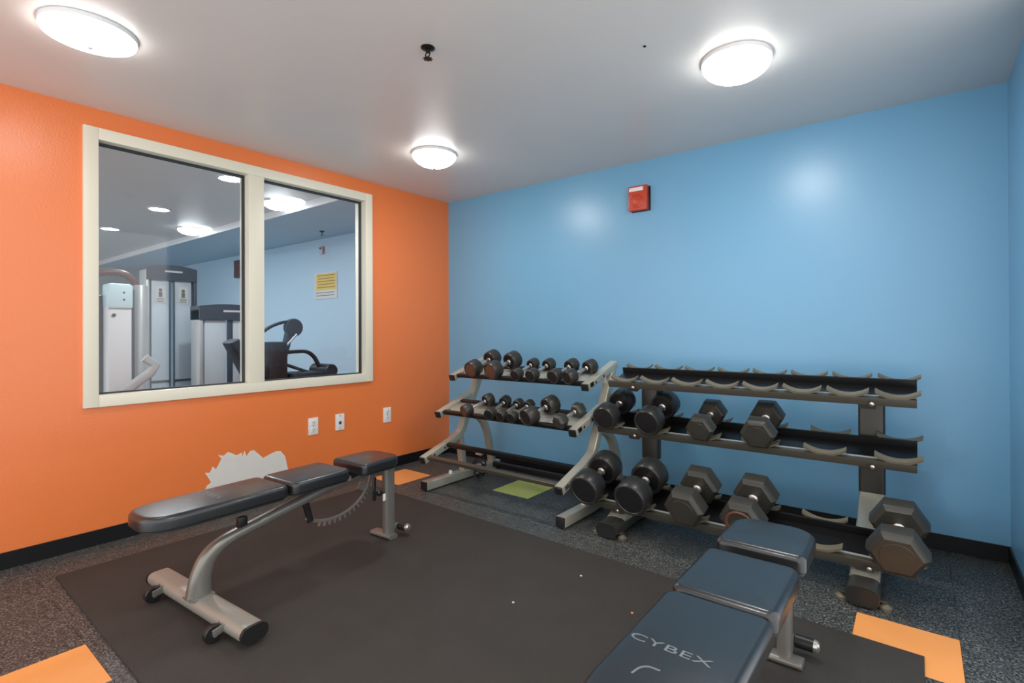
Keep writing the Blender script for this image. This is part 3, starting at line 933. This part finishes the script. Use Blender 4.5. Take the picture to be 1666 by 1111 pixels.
# seated machine with pads in front of the mullion
t = thing('seated_machine', 'black padded seat machine with curved arm behind the mullion', 'weight machine', (-1.2, -1.15, 0))
b = MB().sweep([(0, -.345, 1.105), (0, -.22, .86), (0, -.07, .56)], rrect(.20, .085, .03, 4), (1, 0, 0))
obj('back_pad', b, 'pad_far', t)
obj('back_post', MB().sweep([(0, -.20, .95), (0, -.16, .05)], rrect(.06, .06, .01), (1, 0, 0)), 'machine_silver', t)
obj('seat', MB().box((0, .05, .54), (.32, .36, .08), .03), 'pad_far', t)
obj('body_block', MB().box((0, .035, .90), (.20, .18, .38), .03), 'pad_far', t)
obj('seat_post', MB().box((0, .05, .27), (.08, .10, .46), .01), 'machine_silver', t)
obj('base_beam', MB().sweep([(0, -.45, .04), (0, .60, .04)], rrect(.09, .07, .015), (1, 0, 0)), 'machine_silver', t)
obj('upright', MB().sweep(smooth_path([(0, .08, .72), (0, .125, .95), (0, .160, 1.08), (0, .195, 1.24)], 4), rrect(.05, .075, .02), (1, 0, 0)), 'machine_dark', t)
cw = obj('cam_wheel', MB().lathe([(.030, -.03), (.082, -.03), (.088, -.02), (.088, .02), (.082, .03), (.030, .03)], (0, .225, 1.225), (1, 0, 0), 32), 'machine_dark', t)
obj('swing_arm', MB().sweep(smooth_path([(0, -.10, 1.16), (0, .0, 1.23), (0, .12, 1.275), (0, .22, 1.285)], 4), rrect(.04, .028, .01), (1, 0, 0)), 'pad_far', t)
obj('link_rod', MB().cyl((.03, .245, 1.16), (.03, .14, 1.05), .010, 10), 'machine_silver', t)
obj('hand_rail', MB().sweep(smooth_path([(0, .13, .985), (0, .25, .99), (0, .36, .985), (0, .44, .93), (0, .50, .82)], 4), rrect(.045, .035, .014), (1, 0, 0)), 'pad_far', t)
obj('lower_link', MB().sweep([(0, .12, .88), (0, .38, .78)], rrect(.03, .03, .01), (1, 0, 0)), 'machine_dark', t)
obj('foot_pad', MB().box((0, .36, .75), (.30, .42, .08), .03), 'pad_far', t)
obj('roller_pad', MB().lathe([(.02, -.16), (.06, -.16), (.068, -.15), (.068, .15), (.06, .16), (.02, .16)], (0, .54, .79), (1, 0, 0), 24), 'pad_far', t)
obj('front_post', MB().box((0, .36, .38), (.06, .06, .68), .01), 'machine_silver', t)

# pale machine at the left jamb
t = thing('pale_machine', 'pale white shrouded machine at left window jamb with maroon top arm', 'weight machine', (-1.75, -2.16, 0))
obj('shroud', MB().box((0, 0, .72), (.16, .165, 1.44), .02), 'white_shroud', t)
hd = obj('head_unit', MB().box((.01, .0, 1.49), (.18, .172, .21), .025), 'pale_teal', t)
b = MB()
for z in (1.52, 1.46):
    b.lathe([(.008, 0), (.008, .004), (0, .005)], (.10, .02, z), (1, 0, 0), 10)
obj('screw', b, 'machine_dark', hd)
obj('shroud_knob', MB().lathe([(.012, 0), (.014, .010), (0, .014)], (.08, -.045, 1.33), (1, 0, 0), 12), 'machine_dark', t)
obj('edge_strip', MB().box((.05, .092, .95), (.05, .016, 1.2), .004), 'machine_dark', t)
obj('rear_column', MB().lathe([(.062, 0), (.062, 1.585), (.055, 1.60), (0, 1.60)], (-.06, .170, 0), n=28), 'machine_silver', t)
obj('rear_panel', MB().box((-.10, -.12, .75), (.10, .08, 1.5), .01), 'machine_dark', t)
obj('top_arm', MB().sweep(smooth_path([(-.05, -.20, 1.655), (-.05, -.08, 1.69), (-.05, .03, 1.695), (-.05, .10, 1.66), (-.05, .155, 1.57)], 5), rrect(.05, .055, .02), (1, 0, 0)), 'maroon', t)
obj('base', MB().box((-.02, .03, .03), (.40, .46, .06), .01), 'machine_dark', t)
lv = MB().sweep([(.45, -.20, .62), (.45, .10, .86), (.45, .135, .92), (.45, .06, .98)], rrect(.05, .07, .018), (1, 0, 0))
obj('lever_arm', lv, 'machine_silver', t)
obj('lever_post', MB().sweep([(.45, -.05, .74), (.45, -.05, .03), (.0, -.05, .03)], rrect(.05, .05, .01), (0, 1, 0)), 'machine_silver', t)

# sign and fittings on the far part of the blue wall
t = thing('notice_sign', 'yellow and white notice sign on blue wall behind the right pane', 'sign', (-2.155, 0, 1.75))
obj('sign_board', MB().box((0, -.004, 0), (.50, .008, .325), .002), 'paper', t)
obj('yellow_field', MB().box((.015, -.0092, .048), (.44, .002, .20)), 'yellow', t)
b = MB()
for k in range(5):
    b.box((.015, -.0108, .125 - .036 * k), (.38 - .03 * (k % 2), .0015, .010))
obj('print_line', b, 'olive', t)
b = MB()
for k in range(2):
    b.box((-.01, -.0088, -.085 - .035 * k), (.40, .0015, .008))
obj('print_line', b, 'print', t)
t = thing('fire_alarm_strobe', 'small dark red fire alarm on far blue wall behind the mullion', 'fire alarm', (-4.42, 0, 2.12))
obj('housing', MB().box((0, -.035, 0), (.20, .07, .26), .01), 'maroon', t)
obj('strobe_lens', MB().box((-.13, -.035, .0), (.05, .05, .09), .01), 'clear', t)
t = thing('wall_sensor', 'small silver sensor on blue wall above the yellow sign', 'sensor', (-2.21, 0, 2.19))
obj('housing', MB().box((0, -.02, 0), (.055, .04, .10), .012), 'machine_silver', t)
obj('sensor_lens', MB().lathe([(.014, 0), (.010, .010), (0, .013)], (0, -.04, .02), (0, -1, 0), 16), 'machine_dark', t)
